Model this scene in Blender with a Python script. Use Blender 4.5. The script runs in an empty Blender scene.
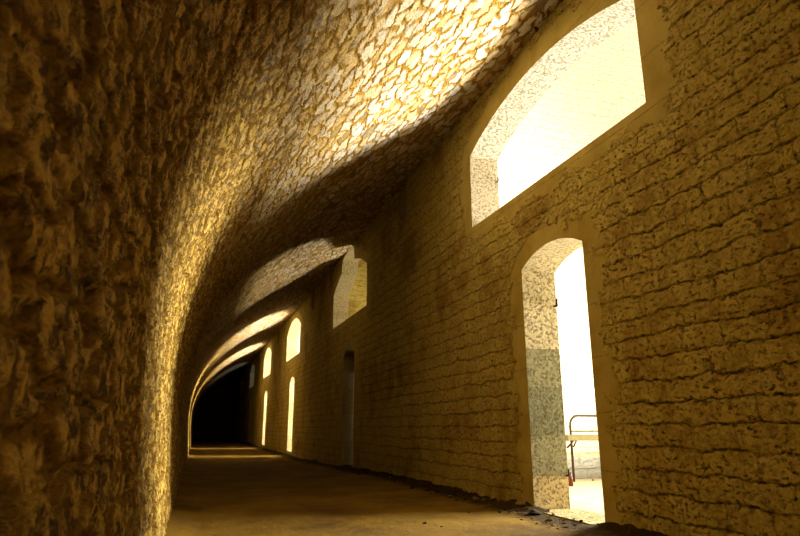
import bpy, math, random
import numpy as np
from mathutils import Vector, Matrix, noise as mnoise

random.seed(7)
sc = bpy.context.scene
C = sc.collection

# ------------------------------------------------------------------ camera
f, h = 600.0, 0.8
yv = Vector((-205, -160, -f)).normalized()
p = math.atan2(160, f)
zv = Vector((0, math.cos(p), -math.sin(p)))
xv = yv.cross(zv)
R = Matrix((xv, yv, zv))                       # world = R @ camera space
cd = bpy.data.cameras.new('camera'); cam = bpy.data.objects.new('camera', cd); C.objects.link(cam)
M4 = R.to_4x4(); M4.translation = (0, 0, h)
cam.matrix_world = M4
cd.sensor_width = 36; cd.lens = f * 36 / 800; cd.clip_start = 0.02; cd.clip_end = 300
cd.dof.use_dof = True; cd.dof.focus_distance = 7.0; cd.dof.aperture_fstop = 8.0
sc.camera = cam
sc.view_settings.view_transform = 'Standard'; sc.view_settings.look = 'None'
sc.view_settings.gamma = 1; sc.view_settings.use_curve_mapping = False
sc.view_settings.exposure = 0.48
sc.cycles.use_denoising = True
sc.cycles.max_bounces = 10; sc.cycles.diffuse_bounces = 6
sc.cycles.caustics_reflective = False; sc.cycles.caustics_refractive = False
sc.cycles.sample_clamp_indirect = 6

# ------------------------------------------------------------------ sky, sun, daylight
w = bpy.data.worlds.new('sky'); sc.world = w; w.use_nodes = True
w.node_tree.nodes['Background'].inputs[0].default_value = (1, 0.88, 0.66, 1)
w.node_tree.nodes['Background'].inputs[1].default_value = 1.1
sd = bpy.data.lights.new('sun', 'SUN'); so = bpy.data.objects.new('sun', sd); C.objects.link(so)
sd.energy = 4.6; sd.color = (1, 0.93, 0.78); sd.angle = 0.01
so.rotation_euler = Vector((0.10, 0.80, -1.0)).to_track_quat('-Z', 'Y').to_euler()


def daylight(name, loc, target, sx, sy, power, col=(1, 0.93, 0.79)):
    """unseen area lamp standing in for daylight from the court side of a bay"""
    l = bpy.data.lights.new(name, 'AREA'); l.shape = 'RECTANGLE'; l.size = sx; l.size_y = sy
    l.energy = power; l.color = col; l.spread = math.radians(115)
    o = bpy.data.objects.new(name, l); C.objects.link(o); o.location = loc
    o.rotation_euler = (Vector(target) - Vector(loc)).to_track_quat('-Z', 'Y').to_euler()
    return o


PITCH = 8.9
daylight('daylight_fill', (9.3, 5.7, 2.1), (0, 5.2, 3.6), 3.8, 3.2, 1400, (1, 0.96, 0.87))
daylight('daylight_fill', (9.3, -4.6, 2.1), (0, -4.2, 3.6), 2.6, 3.2, 3600)  # fill lamp added behind the camera to brighten the near walls
daylight('daylight_fill', (9.0, 14.0, 2.6), (0, 13.6, 4.2), 1.2, 1.0, 190, (1.0, 0.88, 0.64))
daylight('daylight_fill', (8.2, 21.6, 2.3), (0, 22.4, 3.2), 1.4, 3.6, 1050)
daylight('daylight_fill', (8.2, 30.5, 2.3), (0, 31.3, 3.2), 1.4, 3.6, 1050)
daylight('daylight_fill', (8.2, 39.6, 2.9), (0, 39.6, 4.0), 2.0, 1.5, 30, (0.85, 0.92, 1.0))

# ------------------------------------------------------------------ material helpers
def mat(name):
    m = bpy.data.materials.new(name); m.use_nodes = True
    nt = m.node_tree
    nt.nodes['Principled BSDF'].inputs['Specular IOR Level'].default_value = 0.08
    return m, nt, nt.nodes['Principled BSDF'], nt.nodes['Material Output']


def N(nt, t, **kw):
    n = nt.nodes.new(t)
    for k, v in kw.items():
        if k.startswith('i_'):
            key = k[2:]; key = int(key) if key.isdigit() else key
            n.inputs[key].default_value = v
        else:
            setattr(n, k, v)
    return n


def L(nt, a, b): nt.links.new(a, b)


def math_(nt, op, a, b=None, c=None, clamp=False):
    n = nt.nodes.new('ShaderNodeMath'); n.operation = op; n.use_clamp = clamp
    for i, v in enumerate((a, b, c)):
        if v is None: continue
        if isinstance(v, (int, float)): n.inputs[i].default_value = v
        else: nt.links.new(v, n.inputs[i])
    return n.outputs[0]


def vmath(nt, op, a, b):
    n = nt.nodes.new('ShaderNodeVectorMath'); n.operation = op
    for i, v in enumerate((a, b)):
        if isinstance(v, (tuple, list)): n.inputs[i].default_value = v
        else: nt.links.new(v, n.inputs[i])
    return n.outputs[0]


def noise(nt, vec, scale, detail=3, rough=0.55, col=False):
    n = N(nt, 'ShaderNodeTexNoise'); n.inputs['Scale'].default_value = scale
    n.inputs['Detail'].default_value = detail; n.inputs['Roughness'].default_value = rough
    L(nt, vec, n.inputs['Vector'])
    return n.outputs['Color'] if col else n.outputs['Fac']


def ramp(nt, fac, stops, interp='LINEAR'):
    n = nt.nodes.new('ShaderNodeValToRGB'); n.color_ramp.interpolation = interp
    cr = n.color_ramp
    while len(cr.elements) < len(stops): cr.elements.new(0.5)
    for e, (pos, c) in zip(cr.elements, stops):
        e.position = pos
        e.color = (c, c, c, 1) if isinstance(c, (int, float)) else (*c, 1)
    L(nt, fac, n.inputs[0])
    return n.outputs[0]


def mix(nt, fac, a, b, mode='MIX'):
    n = nt.nodes.new('ShaderNodeMix'); n.data_type = 'RGBA'; n.blend_type = mode
    for i, v in ((0, fac), (6, a), (7, b)):
        if isinstance(v, (int, float)): n.inputs[i].default_value = v
        elif isinstance(v, tuple): n.inputs[i].default_value = (*v, 1)
        else: L(nt, v, n.inputs[i])
    return n.outputs[2]


def displace(nt, m, out, height, scale, mid=0.0):
    d = nt.nodes.new('ShaderNodeDisplacement'); d.inputs['Scale'].default_value = scale
    d.inputs['Midlevel'].default_value = mid
    L(nt, height, d.inputs['Height']); L(nt, d.outputs[0], out.inputs['Displacement'])
    m.displacement_method = 'BOTH'


def bump(nt, bs, height, strength, dist):
    b = nt.nodes.new('ShaderNodeBump'); b.inputs['Strength'].default_value = strength
    b.inputs['Distance'].default_value = dist
    L(nt, height, b.inputs['Height']); L(nt, b.outputs[0], bs.inputs['Normal'])


# rough vault rubble: courses run along the corridor (u = along, v = round the arch)
def vault_material():
    m, nt, bs, out = mat('vault_rubble_stone')
    uv = N(nt, 'ShaderNodeUVMap', uv_map='UVMap').outputs[0]
    wob = vmath(nt, 'MULTIPLY', vmath(nt, 'SUBTRACT', noise(nt, uv, 4.0, 4, 0.6, True), (0.5, 0.5, 0.5)), (0.24, 0.14, 0))
    v = vmath(nt, 'ADD', uv, wob)
    sx = nt.nodes.new('ShaderNodeSeparateXYZ'); L(nt, v, sx.inputs[0])
    vv = math_(nt, 'DIVIDE', sx.outputs[1], 0.125)
    row = math_(nt, 'FLOOR', vv)
    uu = math_(nt, 'ADD', math_(nt, 'DIVIDE', sx.outputs[0], 0.27), math_(nt, 'MULTIPLY', row, 0.43))
    cb = nt.nodes.new('ShaderNodeCombineXYZ'); L(nt, uu, cb.inputs[0]); L(nt, vv, cb.inputs[1])
    ve = N(nt, 'ShaderNodeTexVoronoi', feature='DISTANCE_TO_EDGE', voronoi_dimensions='2D'); ve.inputs['Randomness'].default_value = 0.85
    ve.inputs['Scale'].default_value = 1
    vc = N(nt, 'ShaderNodeTexVoronoi', feature='F1', voronoi_dimensions='2D'); vc.inputs['Randomness'].default_value = 0.85
    vc.inputs['Scale'].default_value = 1
    L(nt, cb.outputs[0], ve.inputs['Vector']); L(nt, cb.outputs[0], vc.inputs['Vector'])
    cell = nt.nodes.new('ShaderNodeSeparateColor'); L(nt, vc.outputs['Color'], cell.inputs[0])
    r1, r2 = cell.outputs[0], cell.outputs[1]
    n_mid = noise(nt, v, 15, 7, 0.72)
    edge = math_(nt, 'ADD', ve.outputs['Distance'], math_(nt, 'MULTIPLY', math_(nt, 'SUBTRACT', n_mid, 0.5), 0.22))
    prof = ramp(nt, edge, [(0.02, 0.0), (0.07, 0.75), (0.14, 1.0), (0.5, 1.0)])
    n_big = noise(nt, uv, 0.9, 3, 0.6)
    sv = nt.nodes.new('ShaderNodeSeparateXYZ'); L(nt, uv, sv.inputs[0])
    low = ramp(nt, math_(nt, 'DIVIDE', math_(nt, 'ADD', sv.outputs[1], math_(nt, 'MULTIPLY', n_big, 1.6)), 8.0), [(0.46, 1.0), (0.80, 0.0)])
    n_fine = noise(nt, v, 45, 4, 0.7)
    stone = ramp(nt, r1, [(0.0, (0.10, 0.10, 0.085)), (0.035, (0.15, 0.145, 0.12)), (0.05, (0.44, 0.32, 0.14)),
                          (0.25, (0.52, 0.42, 0.24)), (0.5, (0.66, 0.63, 0.53)), (0.66, (0.36, 0.37, 0.31)),
                          (0.8, (0.70, 0.68, 0.60)), (1.0, (0.48, 0.30, 0.09))])
    stone = mix(nt, ramp(nt, n_fine, [(0.45, 0.0), (0.72, 0.8)]), stone, (0.34, 0.20, 0.04))
    # ochre staining in drifts, strongest low; crown kept pale to paint in its light
    drift = ramp(nt, n_big, [(0.36, 0.0), (0.62, 1.0)])
    stone = mix(nt, math_(nt, 'MULTIPLY', drift, math_(nt, 'ADD', math_(nt, 'MULTIPLY', low, 0.6), 0.16)), stone, (0.52, 0.32, 0.045))
    stone = mix(nt, math_(nt, 'MULTIPLY', low, 0.93), stone, mix(nt, ramp(nt, noise(nt, v, 14, 6, 0.75), [(0.44, 0.0), (0.56, 1.0)]), (0.10, 0.05, 0.007), (0.66, 0.43, 0.08)))
    soil = ramp(nt, noise(nt, uv, 2.6, 5, 0.65), [(0.55, 0.0), (0.72, 1.0)])
    stone = mix(nt, math_(nt, 'MULTIPLY', soil, 0.75), stone, (0.07, 0.042, 0.015))
    mortar = mix(nt, n_fine, (0.09, 0.042, 0.005), (0.50, 0.29, 0.035))
    col = mix(nt, ramp(nt, edge, [(0.08, 0.0), (0.17, 1.0)]), mortar, stone)
    L(nt, col, bs.inputs['Base Color']); bs.inputs['Roughness'].default_value = 0.85
    hgt = math_(nt, 'MULTIPLY', prof, math_(nt, 'ADD', math_(nt, 'MULTIPLY', r2, 0.6), 0.4))
    hgt = math_(nt, 'ADD', hgt, math_(nt, 'MULTIPLY', math_(nt, 'SUBTRACT', n_mid, 0.5), 1.5))
    hgt = math_(nt, 'ADD', hgt, math_(nt, 'MULTIPLY', math_(nt, 'SUBTRACT', n_big, 0.5), 1.2))
    hgt = math_(nt, 'ADD', hgt, math_(nt, 'MULTIPLY', n_fine, 0.75))
    displace(nt, m, out, hgt, 0.034, 0.6)
    return m


# coursed wall with worn limewash: horizontal joints half filled
def wall_material(name, disp=True, pale=False):
    m, nt, bs, out = mat(name)
    uv = N(nt, 'ShaderNodeUVMap', uv_map='UVMap').outputs[0]
    wob = vmath(nt, 'MULTIPLY', vmath(nt, 'SUBTRACT', noise(nt, uv, 2.6, 6, 0.72, True), (0.5, 0.5, 0.5)), (0.26, 0.17, 0))
    v = vmath(nt, 'ADD', uv, wob)
    br = N(nt, 'ShaderNodeTexBrick'); L(nt, v, br.inputs['Vector'])
    br.offset = 0.46; br.squash = 1.35; br.squash_frequency = 3
    br.inputs['Scale'].default_value = 1.0; br.inputs['Brick Width'].default_value = 0.36
    br.inputs['Row Height'].default_value = 0.165; br.inputs['Mortar Size'].default_value = 0.010
    br.inputs['Mortar Smooth'].default_value = 0.75; br.inputs['Bias'].default_value = 0
    br.inputs['Color1'].default_value = (0, 0, 0, 1); br.inputs['Color2'].default_value = (1, 1, 1, 1)
    joint = br.outputs['Fac']; tone = br.outputs['Color']
    # courses alone (always read), vertical joints fade
    sx = nt.nodes.new('ShaderNodeSeparateXYZ'); L(nt, v, sx.inputs[0])
    fr = math_(nt, 'FRACT', math_(nt, 'DIVIDE', sx.outputs[1], 0.165))
    dz = math_(nt, 'MINIMUM', fr, math_(nt, 'SUBTRACT', 1.0, fr))
    hj = ramp(nt, dz, [(0.0, 1.0), (0.075, 0.0)])
    n_w = noise(nt, uv, 3.5, 6, 0.75); n_m = noise(nt, uv, 12, 6, 0.72); n_f = noise(nt, v, 42, 4, 0.7)
    wear = ramp(nt, n_w, [(0.32, 0.15), (0.55, 1.0)])
    j = math_(nt, 'MAXIMUM', math_(nt, 'MULTIPLY', joint, math_(nt, 'MULTIPLY', wear, 0.4)), math_(nt, 'MULTIPLY', hj, ramp(nt, n_m, [(0.40, 0.0), (0.55, 1.0)])))
    pits = ramp(nt, noise(nt, vmath(nt, 'MULTIPLY', uv, (1.0, 1.5, 1.0)), 19, 6, 0.78), [(0.54, 0.0), (0.60, 1.0)])
    pits = math_(nt, 'MULTIPLY', pits, wear)
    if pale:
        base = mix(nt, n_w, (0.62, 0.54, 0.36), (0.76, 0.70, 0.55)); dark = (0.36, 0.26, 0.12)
    else:
        base = ramp(nt, n_w, [(0.3, (0.40, 0.29, 0.055)), (0.5, (0.64, 0.51, 0.14)), (0.75, (0.74, 0.62, 0.20))])
        blot = ramp(nt, noise(nt, uv, 0.9, 7, 0.75), [(0.5, 0.0), (0.62, 1.0)])
        base = mix(nt, math_(nt, 'MULTIPLY', blot, 0.6), base, (0.28, 0.13, 0.02)); dark = (0.05, 0.024, 0.006)
    base = mix(nt, ramp(nt, n_f, [(0.46, 0.0), (0.70, 0.5)]), base, dark)
    base = mix(nt, math_(nt, 'MULTIPLY', pits, 0.8), base, dark)
    col = mix(nt, math_(nt, 'MULTIPLY', j, 0.3 if pale else 0.85, clamp=True), base, dark)
    if pale:
        # grey rubble footing
        low = ramp(nt, math_(nt, 'ADD', math_(nt, 'MULTIPLY', sx.outputs[1], 1.0), math_(nt, 'MULTIPLY', n_m, 0.12)), [(0.36, 1.0), (0.42, 0.0)])
        grey = mix(nt, n_m, (0.10, 0.10, 0.08), (0.42, 0.42, 0.36))
        col = mix(nt, math_(nt, 'MULTIPLY', low, 0.93), col, grey)
    L(nt, col, bs.inputs['Base Color']); bs.inputs['Roughness'].default_value = 0.9
    hgt = math_(nt, 'MULTIPLY', j, -1.1)
    hgt = math_(nt, 'ADD', hgt, math_(nt, 'MULTIPLY', n_m, 1.2))
    hgt = math_(nt, 'ADD', hgt, math_(nt, 'MULTIPLY', n_f, 0.25))
    hgt = math_(nt, 'SUBTRACT', hgt, math_(nt, 'MULTIPLY', pits, 0.5))
    if disp: displace(nt, m, out, hgt, 0.024, 0.6)
    else: bump(nt, bs, hgt, 1.0, 0.012)
    return m


def plaster_material():
    m, nt, bs, out = mat('dressed_plaster_band')
    oc = N(nt, 'ShaderNodeTexCoord').outputs['Object']
    n1 = noise(nt, oc, 2.5, 4, 0.6); n2 = noise(nt, oc, 28, 4, 0.7)
    col = ramp(nt, n1, [(0.3, (0.44, 0.33, 0.07)), (0.55, (0.58, 0.46, 0.13)), (0.8, (0.64, 0.53, 0.17))])
    sx = nt.nodes.new('ShaderNodeSeparateXYZ'); L(nt, oc, sx.inputs[0])
    fr = math_(nt, 'FRACT', math_(nt, 'ADD', math_(nt, 'DIVIDE', sx.outputs[2], 0.47), math_(nt, 'MULTIPLY', n1, 0.06)))
    jj = ramp(nt, math_(nt, 'MINIMUM', fr, math_(nt, 'SUBTRACT', 1.0, fr)), [(0.0, 1.0), (0.016, 0.0)])
    jj = math_(nt, 'MULTIPLY', jj, ramp(nt, n2, [(0.4, 0.0), (0.55, 1.0)]))
    col = mix(nt, math_(nt, 'MULTIPLY', jj, 0.6), col, (0.12, 0.07, 0.03))
    col = mix(nt, math_(nt, 'MULTIPLY', n2, 0.3), col, (0.2, 0.12, 0.04))
    L(nt, col, bs.inputs['Base Color']); bs.inputs['Roughness'].default_value = 0.9
    bump(nt, bs, math_(nt, 'SUBTRACT', n2, jj), 0.7, 0.006)
    return m


def reveal_material(name, bands):
    """pale pitted limestone blocks; bands = [(z_from, colour)] of single blocks"""
    m, nt, bs, out = mat(name)
    oc = N(nt, 'ShaderNodeTexCoord').outputs['Object']
    n1 = noise(nt, oc, 3, 4, 0.6); n2 = noise(nt, oc, 36, 4, 0.7); n3 = noise(nt, oc, 80, 2, 0.6)
    sx = nt.nodes.new('ShaderNodeSeparateXYZ'); L(nt, oc, sx.inputs[0])
    zz = math_(nt, 'ADD', sx.outputs[2], math_(nt, 'MULTIPLY', math_(nt, 'SUBTRACT', n1, 0.5), 0.03))
    col = ramp(nt, math_(nt, 'DIVIDE', zz, 6.0), [(z / 6.0, c) for z, c in bands], 'CONSTANT')
    speck = ramp(nt, n2, [(0.50, 0.0), (0.60, 1.0)])
    col = mix(nt, math_(nt, 'MULTIPLY', speck, 0.72), col, (0.13, 0.09, 0.035))
    col = mix(nt, math_(nt, 'MULTIPLY', ramp(nt, n3, [(0.5, 0.0), (0.7, 1.0)]), 0.35), col, (0.2, 0.16, 0.1))
    L(nt, col, bs.inputs['Base Color']); bs.inputs['Roughness'].default_value = 0.85
    bump(nt, bs, math_(nt, 'SUBTRACT', n3, speck), 1.0, 0.014)
    return m


def floor_material():
    m, nt, bs, out = mat('packed_earth_floor')
    uv = N(nt, 'ShaderNodeUVMap', uv_map='UVMap').outputs[0]
    sx = nt.nodes.new('ShaderNodeSeparateXYZ'); L(nt, uv, sx.inputs[0])
    n1 = noise(nt, uv, 1.2, 5, 0.65); n2 = noise(nt, uv, 9, 5, 0.7); n3 = noise(nt, uv, 60, 3, 0.7)
    col = ramp(nt, n1, [(0.32, (0.10, 0.055, 0.008)), (0.55, (0.23, 0.135, 0.012)), (0.8, (0.32, 0.20, 0.022))])
    col = mix(nt, math_(nt, 'MULTIPLY', n2, 0.45), col, (0.11, 0.06, 0.015))
    speck = ramp(nt, n3, [(0.64, 0.0), (0.7, 1.0)])
    col = mix(nt, math_(nt, 'MULTIPLY', speck, 0.6), col, (0.06, 0.045, 0.03))
    # dark loose soil in a ragged strip at the foot of the right wall
    edge = math_(nt, 'ADD', sx.outputs[0], math_(nt, 'MULTIPLY', math_(nt, 'SUBTRACT', n2, 0.5), 0.5))
    dirt = ramp(nt, edge, [(2.82, 0.0), (2.98, 1.0)]) if False else math_(nt, 'MULTIPLY', math_(nt, 'SUBTRACT', edge, 2.84), 7.0, clamp=True)
    col = mix(nt, math_(nt, 'MULTIPLY', dirt, 0.85), col, mix(nt, n3, (0.006, 0.004, 0.001), (0.035, 0.018, 0.003)))
    L(nt, col, bs.inputs['Base Color']); bs.inputs['Roughness'].default_value = 0.9
    hgt = math_(nt, 'ADD', math_(nt, 'MULTIPLY', n2, 0.5), math_(nt, 'MULTIPLY', n3, math_(nt, 'ADD', math_(nt, 'MULTIPLY', dirt, 0.6), 0.2)))
    hgt = math_(nt, 'ADD', hgt, n1)
    displace(nt, m, out, hgt, 0.022, 0.75)
    return m


def plain(name, c, rough=0.8, metal=0.0, nscale=20, amt=0.3, dark=None, bd=0.003):
    m, nt, bs, out = mat(name)
    oc = N(nt, 'ShaderNodeTexCoord').outputs['Object']
    n1 = noise(nt, oc, nscale, 4, 0.65)
    dark = dark or tuple(x * 0.4 for x in c)
    L(nt, mix(nt, math_(nt, 'MULTIPLY', ramp(nt, n1, [(0.35, 0.0), (0.7, 1.0)]), amt), c, dark), bs.inputs['Base Color'])
    bs.inputs['Roughness'].default_value = rough; bs.inputs['Metallic'].default_value = metal
    bump(nt, bs, n1, 0.6, bd)
    return m


def wood_material():
    m, nt, bs, out = mat('aged_door_wood')
    oc = N(nt, 'ShaderNodeTexCoord').outputs['Object']
    st = vmath(nt, 'MULTIPLY', oc, (30, 30, 2))
    n1 = noise(nt, st, 1, 5, 0.7)
    col = mix(nt, n1, (0.10, 0.06, 0.03), (0.30, 0.19, 0.09))
    L(nt, col, bs.inputs['Base Color']); bs.inputs['Roughness'].default_value = 0.8
    bump(nt, bs, n1, 0.6, 0.004)
    return m


M_vault = vault_material()
M_wall = wall_material('limewashed_coursed_stone')
M_far = wall_material('plain_coursed_stone', disp=False)
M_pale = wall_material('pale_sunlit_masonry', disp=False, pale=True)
M_plaster = plaster_material()
PALE = (0.64, 0.53, 0.27); PALE2 = (0.56, 0.45, 0.21); GREY = (0.21, 0.20, 0.09); GREY2 = (0.29, 0.265, 0.12)
M_reveal_door = reveal_material('limestone_reveal_with_grey_blocks',
                                [(0.0, (0.60, 0.46, 0.19)), (0.31, GREY2), (0.72, GREY), (1.21, GREY2), (1.60, PALE), (2.1, PALE2)])
M_reveal = reveal_material('limestone_reveal', [(0.0, PALE2), (0.5, PALE), (1.1, PALE2), (1.7, PALE), (3.6, PALE2), (3.8, PALE)])
M_white = reveal_material('white_limestone_reveal', [(0.0, (0.54, 0.46, 0.29)), (3.68, (0.52, 0.44, 0.27)), (4.36, (0.42, 0.37, 0.26))])
M_floor = floor_material()
M_ground = plain('dusty_pale_ground', (0.50, 0.42, 0.26), 0.95, 0, 6, 0.3, (0.3, 0.21, 0.10), 0.01)
M_core = plain('wall_core_stone', (0.40, 0.32, 0.18), 0.95)
M_slate = plain('dark_slate', (0.05, 0.055, 0.05), 0.9)
M_wood = wood_material()
M_rock = plain('dark_rubble_rock', (0.030, 0.020, 0.010), 0.95, 0, 14, 0.7, (0.010, 0.007, 0.004), 0.006)
M_rock2 = plain('ochre_rubble_rock', (0.26, 0.17, 0.06), 0.9, 0, 14, 0.5, None, 0.006)
M_steel = plain('dull_steel_tube', (0.055, 0.035, 0.018), 0.6, 0.0, 30, 0.3)
M_board = plain('worn_pale_board', (0.17, 0.14, 0.055), 0.7, 0, 12, 0.3)
M_iron = plain('rusty_black_iron', (0.05, 0.035, 0.025), 0.7, 0.5, 40, 0.5)
M_glass = plain('brown_bottle_glass', (0.09, 0.028, 0.010), 0.2, 0, 20, 0.1)

# ------------------------------------------------------------------ mesh helpers
def link(name, me, m=None, parent=None, kind=None):
    o = bpy.data.objects.new(name, me); C.objects.link(o)
    if m:
        for x in (m if isinstance(m, (list, tuple)) else [m]): me.materials.append(x)
    if parent: o.parent = parent
    if kind: o['kind'] = kind
    return o


def pydata(name, V, F, m=None, parent=None, kind=None, uv=None, mi=None, smooth=False):
    me = bpy.data.meshes.new(name)
    me.from_pydata(V, [], F)
    if uv is not None:
        lay = me.uv_layers.new(name='UVMap')
        vi = np.empty(len(me.loops), dtype=np.int32); me.loops.foreach_get('vertex_index', vi)
        lay.data.foreach_set('uv', np.asarray(uv, dtype=np.float32)[vi].ravel())
    o = link(name, me, m, parent, kind)
    if mi is not None: me.polygons.foreach_set('material_index', np.asarray(mi, dtype=np.int32))
    me.polygons.foreach_set('use_smooth', np.full(len(me.polygons), smooth))
    me.validate(); me.update()
    return o


def grid(P, UV, keep=None):
    """P (nu,nv,3) -> verts, quads, uvs"""
    nu, nv = P.shape[:2]
    idx = np.arange(nu * nv).reshape(nu, nv)
    q = np.stack([idx[:-1, :-1], idx[1:, :-1], idx[1:, 1:], idx[:-1, 1:]], -1)
    q = q.reshape(-1, 4) if keep is None else q[keep]
    return P.reshape(-1, 3), q, UV.reshape(-1, 2)


def big(name, V, Q, UV, m, kind='structure', flip=False):
    me = bpy.data.meshes.new(name)
    if flip: Q = Q[:, ::-1]
    used = np.unique(Q); remap = np.full(len(V), -1); remap[used] = np.arange(len(used))
    V = V[used]; UV = UV[used]; Q = remap[Q]
    me.vertices.add(len(V)); me.vertices.foreach_set('co', V.astype(np.float32).ravel())
    me.loops.add(Q.size); me.loops.foreach_set('vertex_index', Q.astype(np.int32).ravel())
    me.polygons.add(len(Q)); me.polygons.foreach_set('loop_start', np.arange(0, Q.size, 4, dtype=np.int32))
    me.polygons.foreach_set('loop_total', np.full(len(Q), 4, dtype=np.int32))
    me.update(calc_edges=True)
    lay = me.uv_layers.new(name='UVMap'); lay.data.foreach_set('uv', UV[Q.ravel()].astype(np.float32).ravel())
    me.polygons.foreach_set('use_smooth', np.ones(len(Q), dtype=bool))
    return link(name, me, m, None, kind)


def boxes(lst):
    V, F = [], []
    for x0, x1, y0, y1, z0, z1 in lst:
        b = len(V)
        V += [(x, y, z) for z in (z0, z1) for x, y in ((x0, y0), (x1, y0), (x1, y1), (x0, y1))]
        F += [tuple(b + i for i in q) for q in ((3, 2, 1, 0), (4, 5, 6, 7), (0, 1, 5, 4), (1, 2, 6, 5), (2, 3, 7, 6), (3, 0, 4, 7))]
    return V, F


def box_obj(name, dims, m, parent=None, kind=None, uvax=None, bevel=0.0):
    V, F = boxes([dims])
    uv = [(v[uvax[0]], v[uvax[1]]) for v in V] if uvax else None
    o = pydata(name, V, F, m, parent, kind, uv)
    if bevel:
        b = o.modifiers.new('bevel', 'BEVEL'); b.width = bevel; b.segments = 2
    return o


def tube(name, pts, r, m, parent=None, n=10):
    V, F = [], []
    pts = [Vector(q) for q in pts]
    up = Vector((0.31, 0.87, 0.38)).normalized()
    for i, q in enumerate(pts):
        t = (pts[min(i + 1, len(pts) - 1)] - pts[max(i - 1, 0)]).normalized()
        a = t.cross(up).normalized(); b = t.cross(a)
        for k in range(n):
            an = 2 * math.pi * k / n
            V.append(q + a * math.cos(an) * r + b * math.sin(an) * r)
    for i in range(len(pts) - 1):
        for k in range(n):
            F.append((i * n + k, i * n + (k + 1) % n, (i + 1) * n + (k + 1) % n, (i + 1) * n + k))
    F.append(tuple(range(n))[::-1]); F.append(tuple((len(pts) - 1) * n + k for k in range(n)))
    return pydata(name, V, F, m, parent, smooth=True)


def empty(name, loc=(0, 0, 0)):
    o = bpy.data.objects.new(name, None); C.objects.link(o); o.location = loc; o.empty_display_size = 0.1
    return o


def tag(o, label, cat, group=None):
    o['label'] = label; o['category'] = cat
    if group: o['group'] = group
    return o


# ------------------------------------------------------------------ shell dimensions
XW, TH = 3.25, 0.42                              # inner face of the right wall, its thickness
Y0, Y1 = -7.0, 62.0


def ysteps():
    ys = list(np.arange(Y0, -0.5, 0.12)) + list(np.arange(-0.5, 0.3, 0.03)) + list(np.arange(0.3, 1.6, 0.008)) + list(np.arange(1.6, 8.0, 0.015))
    y = 8.0
    while y < Y1: ys.append(y); y += 0.015 + (y - 8.0) * 0.0045
    ys.append(Y1)
    return np.array(ys)


YS = ysteps()


def floor_z(y):
    return -0.17 * np.clip((np.asarray(y, dtype=float) - 10.0) / 9.0, 0, 1) ** 1.0


# vault profile (x, z), from the foot of the left wall up and over to the right wall
PROF = [(-0.16, -0.40), (-0.17, 0.0), (-0.21, 0.5), (-0.245, 1.0), (-0.245, 1.45), (-0.18, 1.95), (-0.05, 2.4), (0.14, 2.82),
        (0.40, 3.2), (0.72, 3.57), (1.1, 3.92), (1.55, 4.26), (2.05, 4.56), (2.6, 4.82), (3.05, 5.0), (3.45, 5.12)]


def dense_profile(step=0.0155):
    P = np.array(PROF); n = len(P); out = []
    for i in range(n - 1):
        p0, p1, p2, p3 = P[max(i - 1, 0)], P[i], P[i + 1], P[min(i + 2, n - 1)]
        for t in np.linspace(0, 1, 60, endpoint=False):
            out.append(0.5 * ((2 * p1) + (-p0 + p2) * t + (2 * p0 - 5 * p1 + 4 * p2 - p3) * t * t + (-p0 + 3 * p1 - 3 * p2 + p3) * t ** 3))
    out.append(P[-1]); out = np.array(out)
    s = np.concatenate([[0], np.cumsum(np.hypot(*np.diff(out, axis=0).T))])
    t = np.arange(0, s[-1], step)
    return np.stack([np.interp(t, s, out[:, 0]), np.interp(t, s, out[:, 1]), t], 1)


DP = dense_profile()
split = int(np.argmin(np.abs(DP[:, 1] - 1.9)))


def shell(name, prof, outer):
    """inner curved grid plus a solid outer body behind it (outer = list of (x,z) closing the section)"""
    nu, nv = len(YS), len(prof)
    P = np.empty((nu, nv, 3)); P[:, :, 0] = prof[None, :, 0]; P[:, :, 1] = YS[:, None]; P[:, :, 2] = prof[None, :, 1]
    UV = np.empty((nu, nv, 2)); UV[:, :, 0] = YS[:, None]; UV[:, :, 1] = prof[None, :, 2]
    V, Q, U = grid(P, UV)
    o = big(name, V, Q, U, M_vault, flip=False)
    return o


wall_left = shell('wall_left', DP[:split + 1], None)
ceiling = shell('ceiling', DP[split:], None)


def prism_y(name, poly, y0, y1, m, kind='structure'):
    n = len(poly)
    V = [(x, y0, z) for x, z in poly] + [(x, y1, z) for x, z in poly]
    F = [tuple(range(n)), tuple(range(2 * n - 1, n - 1, -1))] + [(i, i + n, (i + 1) % n + n, (i + 1) % n) for i in range(n)]
    return pydata(name, V, F, m, None, kind)


# the mass of masonry behind the two inner skins
OFF = [(x - 0.10, z + 0.10 * max(0, (z - 1.5)) / 3.6) for x, z in PROF]
prism_y('wall_left_mass', [(-1.5, -0.4)] + [(x - 0.09, z) for x, z in PROF[:6]] + [(-1.5, 1.95)], Y0 - 0.5, Y1 + 0.5, M_core)
top = [(x - 0.06, z + 0.09) for x, z in PROF[5:]]
prism_y('ceiling_mass', [(-1.5, 1.95)] + [(-0.29, 1.95)] + top[1:] + [(XW + TH, 5.22), (XW + TH, 6.1), (-1.5, 6.1)], Y0 - 0.5, Y1 + 0.5, M_core)

# ------------------------------------------------------------------ openings in the right wall
def arch(ya, yb, z0, zs, rise, n=26):
    """outline (y, z): sill corners, springers and a segmental arch"""
    c = (ya + yb) / 2; half = (yb - ya) / 2
    rad = (half * half + rise * rise) / (2 * rise); a = math.asin(min(1, half / rad))
    pts = [(ya, z0), (yb, z0)]
    for i in range(n + 1):
        t = a - 2 * a * i / n
        pts.append((c + rad * math.sin(t), zs + rise - rad + rad * math.cos(t)))
    return pts


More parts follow.
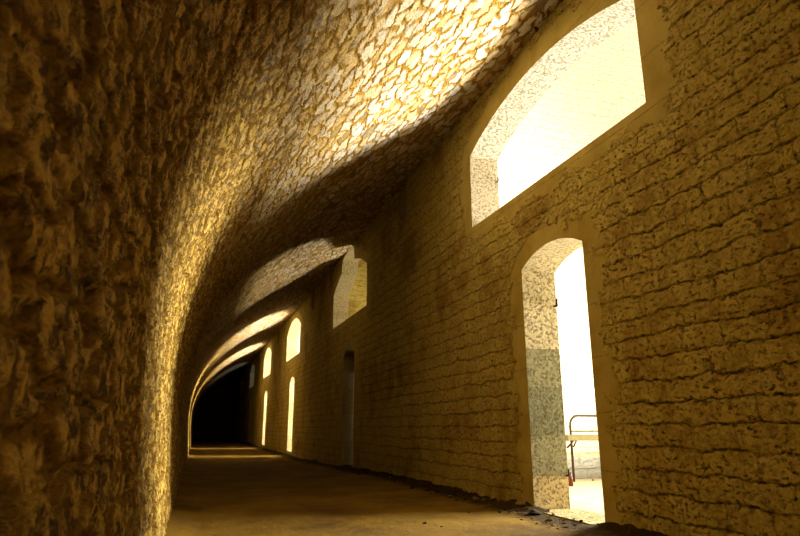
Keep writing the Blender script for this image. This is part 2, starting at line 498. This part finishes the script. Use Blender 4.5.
def inside(y, z, poly):
    y = np.asarray(y); z = np.asarray(z); res = np.zeros(np.broadcast(y, z).shape, bool)
    n = len(poly)
    for i in range(n):
        y1, z1 = poly[i]; y2, z2 = poly[(i + 1) % n]
        if z1 == z2: continue
        c = ((z1 > z) != (z2 > z)) & (y < (y2 - y1) * (z - z1) / (z2 - z1) + y1)
        res ^= c
    return res


def grow(poly, d, dz_bottom=None):
    n = len(poly); out = []
    for i in range(n):
        a = Vector(poly[i - 1]); b = Vector(poly[i]); c = Vector(poly[(i + 1) % n])
        e1 = (b - a); e2 = (c - b)
        if e1.length < 1e-6 or e2.length < 1e-6: continue
        e1.normalize(); e2.normalize()
        n1 = Vector((e1.y, -e1.x)); n2 = Vector((e2.y, -e2.x))
        k = (n1 + n2); k = k / max(0.3, k.dot(n1))
        out.append(tuple(b + k * d))
    return out


DOORS, WINS, SLOTS = [], [], []
for k in [0, 1, 2, 3, 4, 5, 6, -1]:
    yd = 5.06 + 8.9 * k - (0.30 if k == 1 else 0) - (0.35 if k >= 2 else 0) * 1
    zf = float(floor_z(yd))
    DOORS.append(arch(yd - 0.56, yd + 0.56, zf - 0.02, 2.47, 0.15))
    yw = 5.17 + 8.9 * k - (0.33 if k == 1 else 0) - (0.2 if k >= 2 else 0)
    DW = 1.66
    if k == 1:
        a = arch(12.15, 15.55, 3.33, 4.25, 0.45)
        # a bite broken out of the arch up to the vault
        arc = [q for q in a[2:] if not (13.35 < q[0] < 14.6)]
        left = [q for q in arc if q[0] >= 14.6]; right = [q for q in arc if q[0] <= 13.35]
        WINS.append(a[:2] + left + [(14.55, 4.95), (14.2, 5.03), (13.5, 5.05), (13.4, 4.98)] + right)
    else:
        WINS.append(arch(yw - DW, yw + DW, 3.35, 4.38, 0.33 if k < 2 else 0.42))
for k in range(0, 6):
    ys_ = 9.68 + 8.93 * k
    w2 = 0.2
    pts = [(ys_ - w2, 4.55), (ys_ - 0.10, 4.43), (ys_, 4.38), (ys_ + 0.10, 4.43), (ys_ + w2, 4.55), (ys_ + w2, 5.3), (ys_ - w2, 5.3)]
    SLOTS.append(pts)
TRIM_D, TRIM_W = 0.27, 0.30

# front skin of the wall
ZS = np.arange(-0.36, 5.34, 0.0165)
YY, ZZ = np.meshgrid(YS, ZS, indexing='ij')
P = np.stack([np.full_like(YY, XW), YY, ZZ], -1)
yc = (YS[:-1] + YS[1:])[:, None] / 2; zc = (ZS[:-1] + ZS[1:])[None, :] / 2
keep = np.ones((len(YS) - 1, len(ZS) - 1), bool)
def ragged(a, b, seed):
    r_ = np.zeros(np.broadcast(a, b).shape)
    rs = np.random.RandomState(seed)
    for fr_, am in ((9, 0.03), (17, 0.025), (31, 0.018), (53, 0.012)):
        for _ in range(3):
            t_ = rs.uniform(0, 6.28); p_ = rs.uniform(0, 6.28)
            r_ = r_ + am * np.sin(fr_ * (a * math.cos(t_) + b * math.sin(t_)) + p_)
    return r_


JY, JZ = ragged(yc, zc, 1), ragged(yc, zc, 2)
for o_ in DOORS: keep &= ~(inside(yc + JY, zc + JZ, grow(o_, 0.21)) | inside(yc, zc, grow(o_, 0.02)))
for o_ in WINS: keep &= ~(inside(yc + JY, np.where(zc < 3.3, zc - 0.1, zc) + JZ * 0.6, grow(o_, 0.27)) | inside(yc, zc, grow(o_, 0.02)))
for s_ in SLOTS: keep &= ~inside(yc, zc, s_)
V, Q, U = grid(P, np.stack([YY, ZZ], -1), keep)
wall_right = big('wall_right', V, Q, U, M_wall, flip=True)


def holed_plate(name, outer, holes, x0, x1, m, kind='structure'):
    cu = bpy.data.curves.new(name, 'CURVE'); cu.dimensions = '2D'; cu.fill_mode = 'BOTH'; cu.extrude = (x1 - x0) / 2
    for poly in [outer] + holes:
        s = cu.splines.new('POLY'); s.points.add(len(poly) - 1); s.use_cyclic_u = True
        for i, q in enumerate(poly): s.points[i].co = (q[0], q[1], 0, 1)
    t = bpy.data.objects.new('tmp', cu); C.objects.link(t)
    bpy.context.view_layer.update()
    me = bpy.data.meshes.new_from_object(t.evaluated_get(bpy.context.evaluated_depsgraph_get()))
    bpy.data.objects.remove(t)
    # curve space (a, b, c) -> world (x = mid + c, y = a, z = b)
    for v in me.vertices: v.co = ((x0 + x1) / 2 + v.co.z, v.co.x, v.co.y)
    me.flip_normals() if False else None
    me.materials.clear()
    me.name = name
    return link(name, me, m, None, kind)


TOPZ = 5.21
holed_plate('wall_right_mass', [(Y0 - 0.5, -0.5), (Y1 + 0.5, -0.5), (Y1 + 0.5, TOPZ), (Y0 - 0.5, TOPZ)],
            [grow(o_, 0.03) for o_ in DOORS + WINS] + [[(y, min(z, 5.15)) for y, z in s_] for s_ in SLOTS], XW + 0.03, XW + TH - 0.01, M_core)
for s_ in SLOTS:
    ya = s_[0][0]
    box_obj('recess_back', (XW + 0.30, XW + 0.34, ya - 0.06, ya + 0.46, 4.3, 5.2), M_slate, kind='structure')


def toothed(poly, is_door):
    """outer edge of the dressed surround, stepped where quoins bond into the wall"""
    out = grow(poly, TRIM_W)
    return out


tn = 0
def surround(poly, m_reveal, xf=XW + 0.008, xb=XW + TH, door=False, width=TRIM_W, dark=False):
    """dressed stone surround: front band, back band and the reveals of the opening"""
    global tn
    tn += 1
    inner = poly; n = len(poly)
    out = grow(poly, width)
    rnd = random.Random(tn)
    o2 = []
    for i, (y, z) in enumerate(out):
        if door and i < 2: z = poly[0][1]
        if not door: z = min(z, 5.11)
        o2.append((y, z))
    out = o2
    # stepped quoins on the two straight jambs
    V, F, MI = [], [], []
    for y, z in inner: V += [(xf, y, z), (xb, y, z)]
    for y, z in out: V += [(xf, y, z), (xb, y, z)]
    m = n
    def I(i, b): return 2 * (i % n) + b
    def O(i, b): return 2 * n + 2 * (i % n) + b
    for i in range(n):
        j = i + 1
        if door and i == 0: continue                     # doorway: no sill band
        F.append((I(i, 0), I(j, 0), O(j, 0), O(i, 0))); MI.append(0)
        F.append((I(j, 1), I(i, 1), O(i, 1), O(j, 1))); MI.append(0)
        F.append((I(i, 1), I(j, 1), I(j, 0), I(i, 0))); MI.append(1)
        F.append((O(i, 0), O(j, 0), O(j, 1), O(i, 1))); MI.append(0)
    o = pydata('trim_%d' % tn, V, F, [M_plaster, m_reveal], None, 'structure', None, MI)
    return o


for k, d in enumerate(DOORS): surround(d, M_reveal_door if k == 0 else M_reveal, door=True, width=0.42)
for k, d in enumerate(WINS): surround(d, M_white if k == 0 else M_reveal, width=0.48)

# closed wooden doors in the blocked doorways
def closed_door(k, num):
    ya = DOORS[k][0][0]; zf = DOORS[k][0][1]
    root = empty('door_%d' % num, (XW + 0.30, ya + 0.56, zf)); root['kind'] = 'structure'
    for i in range(5):
        y0 = -0.555 + i * 0.222
        box_obj('plank', (0, 0.035, y0 + 0.004, y0 + 0.218, 0.03, 2.18), M_wood, root, bevel=0.003)
    for z in (0.35, 1.15, 1.95): box_obj('ledge', (0.035, 0.06, -0.54, 0.54, z, z + 0.12), M_wood, root)
    box_obj('transom_bar', (-0.02, 0.05, -0.56, 0.56, 2.18, 2.26), M_wood, root)
    box_obj('fanlight_board', (0.04, 0.06, -0.56, 0.56, 2.26, 2.66), M_slate, root)
    for z in (0.45, 1.85): box_obj('hinge', (-0.012, 0.0, 0.18, 0.55, z, z + 0.05), M_iron, root)


closed_door(1, 2)
for k in (4, 5, 6): closed_door(k, k + 1)

# ------------------------------------------------------------------ floor
XS = np.arange(-0.34, XW + 0.10, 0.024)
YY, XX = np.meshgrid(YS, XS, indexing='ij')
ridge = np.clip((XX - 2.72) / 0.45, 0, 1) ** 1.5
amp = np.empty((len(YS), len(XS)))
for i, y in enumerate(YS):
    if y < 0 or y > 30: amp[i] = 0.4; continue
    for j, x in enumerate(XS):
        amp[i, j] = 0.25 + 0.9 * abs(mnoise.noise((x * 2.3, y * 1.6, 3.1))) + (0.35 * mnoise.noise((x * 9, y * 9, 1.0)) if x > 2.6 and y < 14 else 0)
fz = floor_z(YY) + ridge * 0.085 * amp
# trodden gap in the dirt in front of the open doorway
fz -= ridge * 0.085 * amp * np.exp(-((YY - 5.0) / 0.55) ** 4) * 0.9
fz -= 0.012 * np.exp(-((YY - 5.0) / 0.6) ** 4) * ridge
fz += 0.03 * np.clip((0.1 - XX) / 0.3, 0, 1)
V, Q, U = grid(np.stack([XX, YY, fz], -1), np.stack([XX, YY], -1))
floor = big('floor', V, Q, U, M_floor, flip=True)
box_obj('floor_bed', (-1.5, XW + 0.02, Y0 - 0.5, Y1 + 0.5, -0.6, -0.30), M_core, kind='structure')

# ends of the corridor
box_obj('wall_back', (-1.5, XW + TH, Y0 - 0.5, Y0 - 0.02, -0.5, 6.1), M_far, kind='structure', uvax=(0, 2))


a_ = [(1.75 + 0.95 * math.cos(math.pi * i / 14), 2.3 + 0.95 * math.sin(math.pi * i / 14)) for i in range(15)]
prism_y('wall_front', [(-1.5, -0.5), (0.80, -0.5)] + a_[::-1] + [(2.70, -0.5), (3.67, -0.5), (3.67, 6.1), (-1.5, 6.1)], Y1 - 0.3, Y1 + 0.3, M_core)
box_obj('wall_front_recess', (-1.5, XW + TH, Y1 + 0.3, Y1 + 0.6, -0.5, 6.1), M_core, kind='structure')

# ------------------------------------------------------------------ bays beyond the right wall
XB = XW + TH
box_obj('ground', (XB - 0.4, 16, Y0 - 0.5, Y1 + 1, -0.5, -0.004), M_ground, kind='structure')
for k in range(-1, 7):
    yf = 8.92 + 8.9 * k
    V, F = boxes([(XB - 0.005, 12.5, yf, yf + 0.6, -0.4, 10.5 if k != 1 else 6.6)])
    uv = [(v[0] + v[1] * 0.37, v[2]) for v in V]
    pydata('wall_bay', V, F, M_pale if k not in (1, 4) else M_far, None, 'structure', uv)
# unseen roofs added to shade the second and the far bays
box_obj('ceiling_bay_shade', (XB, 12.5, 9.52, 17.8, 6.0, 6.3), M_core, kind='structure')
box_obj('ceiling_bay_shade', (XB, 12.5, 36.2, 62.3, 6.0, 6.3), M_core, kind='structure')
box_obj('wall_bay', (12.0, 12.5, 36.2, 62.3, -0.4, 6.0), M_far, kind='structure', uvax=(1, 2))
# threshold slab of the open doorway
box_obj('threshold', (XW + 0.01, XB + 0.06, 4.50, 5.62, -0.03, 0.012), M_reveal, kind='structure')

# ------------------------------------------------------------------ cot seen through the doorway
cot = tag(empty('metal_cot', (5.33, 8.25, 0)), 'pale-topped metal cot with a bent tube rail, seen through the open doorway', 'cot')
box_obj('bed_board', (0, 2.05, -0.15, 0.17, 0.615, 0.70), M_board, cot, bevel=0.008)
tube('side_rod', [(0.27, 0.19, 0.752), (1.92, 0.19, 0.752)], 0.010, M_steel, cot)
r, hx, hy = 0.15, 0.28, 0.19
pts = [(hx, hy, 0.0), (hx, hy, 0.99 - r)]
for i in range(1, 9):
    t = math.pi / 2 * i / 8
    pts.append((hx + r - r * math.cos(t), hy, 0.99 - r + r * math.sin(t)))
for i in range(0, 9):
    t = math.pi / 2 * i / 8
    pts.append((1.92 - r + r * math.sin(t), hy, 0.99 - r + r * math.cos(t)))
pts.append((1.92, hy, 0.0))
tube('rail_hoop', pts, 0.019, M_steel, cot)
tube('leg', [(1.92, -0.13, 0.0), (1.92, -0.13, 0.62)], 0.014, M_steel, cot)
tube('brace', [(-0.01, -0.13, 0.515), (0.12, -0.13, 0.625)], 0.013, M_iron, cot)
tube('brace', [(0.10, -0.13, 0.525), (0.16, -0.13, 0.625)], 0.012, M_iron, cot)

# small brown bottle at the foot of the jamb
def bottle(loc):
    prof = [(0.0, 0.0), (0.034, 0.002), (0.037, 0.012), (0.037, 0.10), (0.033, 0.122), (0.016, 0.148), (0.0125, 0.16), (0.0125, 0.185), (0.015, 0.187), (0.015, 0.197), (0.0, 0.197)]
    n = 20; V, F = [], []
    for r_, z in prof:
        for k in range(n):
            a = 2 * math.pi * k / n; V.append((r_ * math.cos(a), r_ * math.sin(a), z))
    for i in range(len(prof) - 1):
        for k in range(n): F.append((i * n + k, i * n + (k + 1) % n, (i + 1) * n + (k + 1) % n, (i + 1) * n + k))
    o = pydata('bottle', V, F, M_glass, smooth=True)
    o.location = loc
    return tag(o, 'small reddish-brown bottle standing at the foot of the open doorway beside its left jamb', 'bottle')


bottle((5.16, 7.85, -0.004))

# iron hinge pins fixed in the reveals
def pin(loc, label, s=1.0):
    root = tag(empty('hinge_pin', loc), label, 'hinge pin')
    tube('shank', [(-0.004, 0.03, 0), (0, -0.055 * s, 0)], 0.010 * s, M_iron, root, 8)
    tube('pintle', [(0, -0.05 * s, -0.012 * s), (0, -0.05 * s, 0.07 * s)], 0.011 * s, M_iron, root, 8)
    return root


pin((XB - 0.03, 5.62, 2.09), 'black iron hinge pin high on the left jamb of the open doorway', 1.1)
pin((XB - 0.02, 5.62, 0.33), 'black iron hinge pin low on the left jamb of the open doorway', 0.9)
pin((XB - 0.02, 6.83, 4.05), 'iron hinge pin on the white left jamb of the big near window', 0.8)

# ------------------------------------------------------------------ stones
def rock_mesh(seed, flat=0.6):
    rnd = random.Random(seed)
    import bmesh
    bm = bmesh.new(); bmesh.ops.create_icosphere(bm, subdivisions=3, radius=1)
    off = Vector((rnd.uniform(0, 50), rnd.uniform(0, 50), rnd.uniform(0, 50)))
    planes = [(Vector((rnd.gauss(0, 1), rnd.gauss(0, 1), rnd.gauss(0, 1))).normalized(), rnd.uniform(0.35, 0.75)) for _ in range(12)]
    for v in bm.verts:
        c = v.co.copy()
        for nrm, d in planes:
            t = c.dot(nrm) - d
            if t > 0: c -= nrm * t
        c *= 1 + 0.22 * mnoise.noise(c * 1.7 + off)
        v.co = (c.x, c.y * 0.8, c.z * flat)
    me = bpy.data.meshes.new('rock'); bm.to_mesh(me); bm.free()
    return me


RM = []
for i in range(8):
    for mm in (M_rock, M_rock2):
        me = rock_mesh(100 + i, 0.45 + 0.06 * (i % 4)); me.materials.append(mm); RM.append(me)


def rock(x, y, z, s, rz, idx, label, group=None, name='rock', cat='stone'):
    o = bpy.data.objects.new(name, RM[idx]); C.objects.link(o)
    o.location = (x, y, z + s * 0.2); o.scale = (s, s * random.uniform(0.8, 1.2), s); o.rotation_euler = (random.uniform(-.3, .3), random.uniform(-.3, .3), rz)
    return tag(o, label, cat, group)


def fz_at(x, y):
    i = int(np.clip(np.searchsorted(YS, y), 0, len(YS) - 1)); j = int(np.clip(np.searchsorted(XS, x), 0, len(XS) - 1))
    return float(fz[i, j])


placed = [(3.17, 5.72, 0.10), (3.10, 5.38, 0.11), (3.05, 5.02, 0.075), (3.07, 5.95, 0.08)]


def free(x, y, s):
    if any((x - a) ** 2 + (y - b) ** 2 < (1.25 * s + c) ** 2 for a, b, c in placed): return False
    placed.append((x, y, 1.25 * s)); return True


for i, (x, y, q) in enumerate([(3.02, 5.52, .05), (3.14, 5.18, .05), (3.16, 4.78, .045), (3.0, 5.26, .04), (3.08, 4.86, .05), (3.18, 4.62, .05), (2.98, 5.7, .04), (3.12, 6.1, .05), (3.02, 4.7, .035)]):
    if free(x, y, q * 0.9): rock(x, y, fz_at(x, y) - 0.3 * q, q, i * 1.3, [1, 0, 4, 2, 5, 8, 6, 9, 12][i], 'fist-sized broken stone scattered across the foot of the open doorway', 'broken stones before the open doorway')
n_rock = 0
while n_rock < 110:
    y = 4.6 + 8.5 * random.random() ** 1.7
    x = XW - 0.05 - abs(random.gauss(0, 0.15))
    s = random.choice([0.02, 0.025, 0.03, 0.035, 0.045]) * (1 + 0.03 * (y - 4))
    if x + 1.25 * s > XW - 0.01 or not free(x, y, s): continue
    n_rock += 1
    rock(x, y, fz_at(x, y), s, random.uniform(0, 6.28), random.choice([0, 2, 4, 6, 8, 10, 12, 14, 0, 2, 5]),
         'small jagged stone in the dark rubble strip along the foot of the right wall', 'rubble along the right wall')
for i in range(16):
    y = 4.55 + 1.0 * random.random(); x = XW + random.uniform(-0.14, 0.10)
    if not free(x, y, 0.03): continue
    rock(x, y, fz_at(min(x, 3.3), y) if x < XW else 0.012, random.uniform(0.012, 0.03), random.uniform(0, 6.28), random.choice([0, 4, 8, 6]),
         'dark chip of stone on the sill of the open doorway', 'chips on the doorway sill')
rock(3.17, 5.72, fz_at(3.17, 5.72), 0.075, 0.4, 1, 'pale flat stone against the left foot of the open doorway')
rock(3.10, 5.38, fz_at(3.10, 5.38), 0.10, 1.9, 0, 'largest dark flat stone lying before the open doorway')
rock(3.05, 5.02, fz_at(3.05, 5.02), 0.055, 2.7, 3, 'ochre stone in the middle of the open doorway threshold')
rock(3.07, 5.95, fz_at(3.07, 5.95), 0.06, 1.0, 7, 'ochre stone just left of the open doorway')
rock(1.95, 5.22, fz_at(1.95, 5.22), 0.032, 0.3, 2, 'lone black stone on the bare floor nearest the camera')
rock(2.02, 5.02, fz_at(2.02, 5.02), 0.014, 0.3, 4, 'tiny dark pebble just right of the lone black stone')
rock(2.61, 5.75, fz_at(2.61, 5.75), 0.018, 0.3, 6, 'small dark pebble on the floor between the lone stone and the right wall')
rock(1.85, 9.3, fz_at(1.85, 9.3), 0.03, 1.3, 8, 'small dark stone on the shaded middle of the floor')
rock(6.02, 8.55, 0, 0.035, 1.3, 0, 'dark stone on the sunlit ground by the cot post')
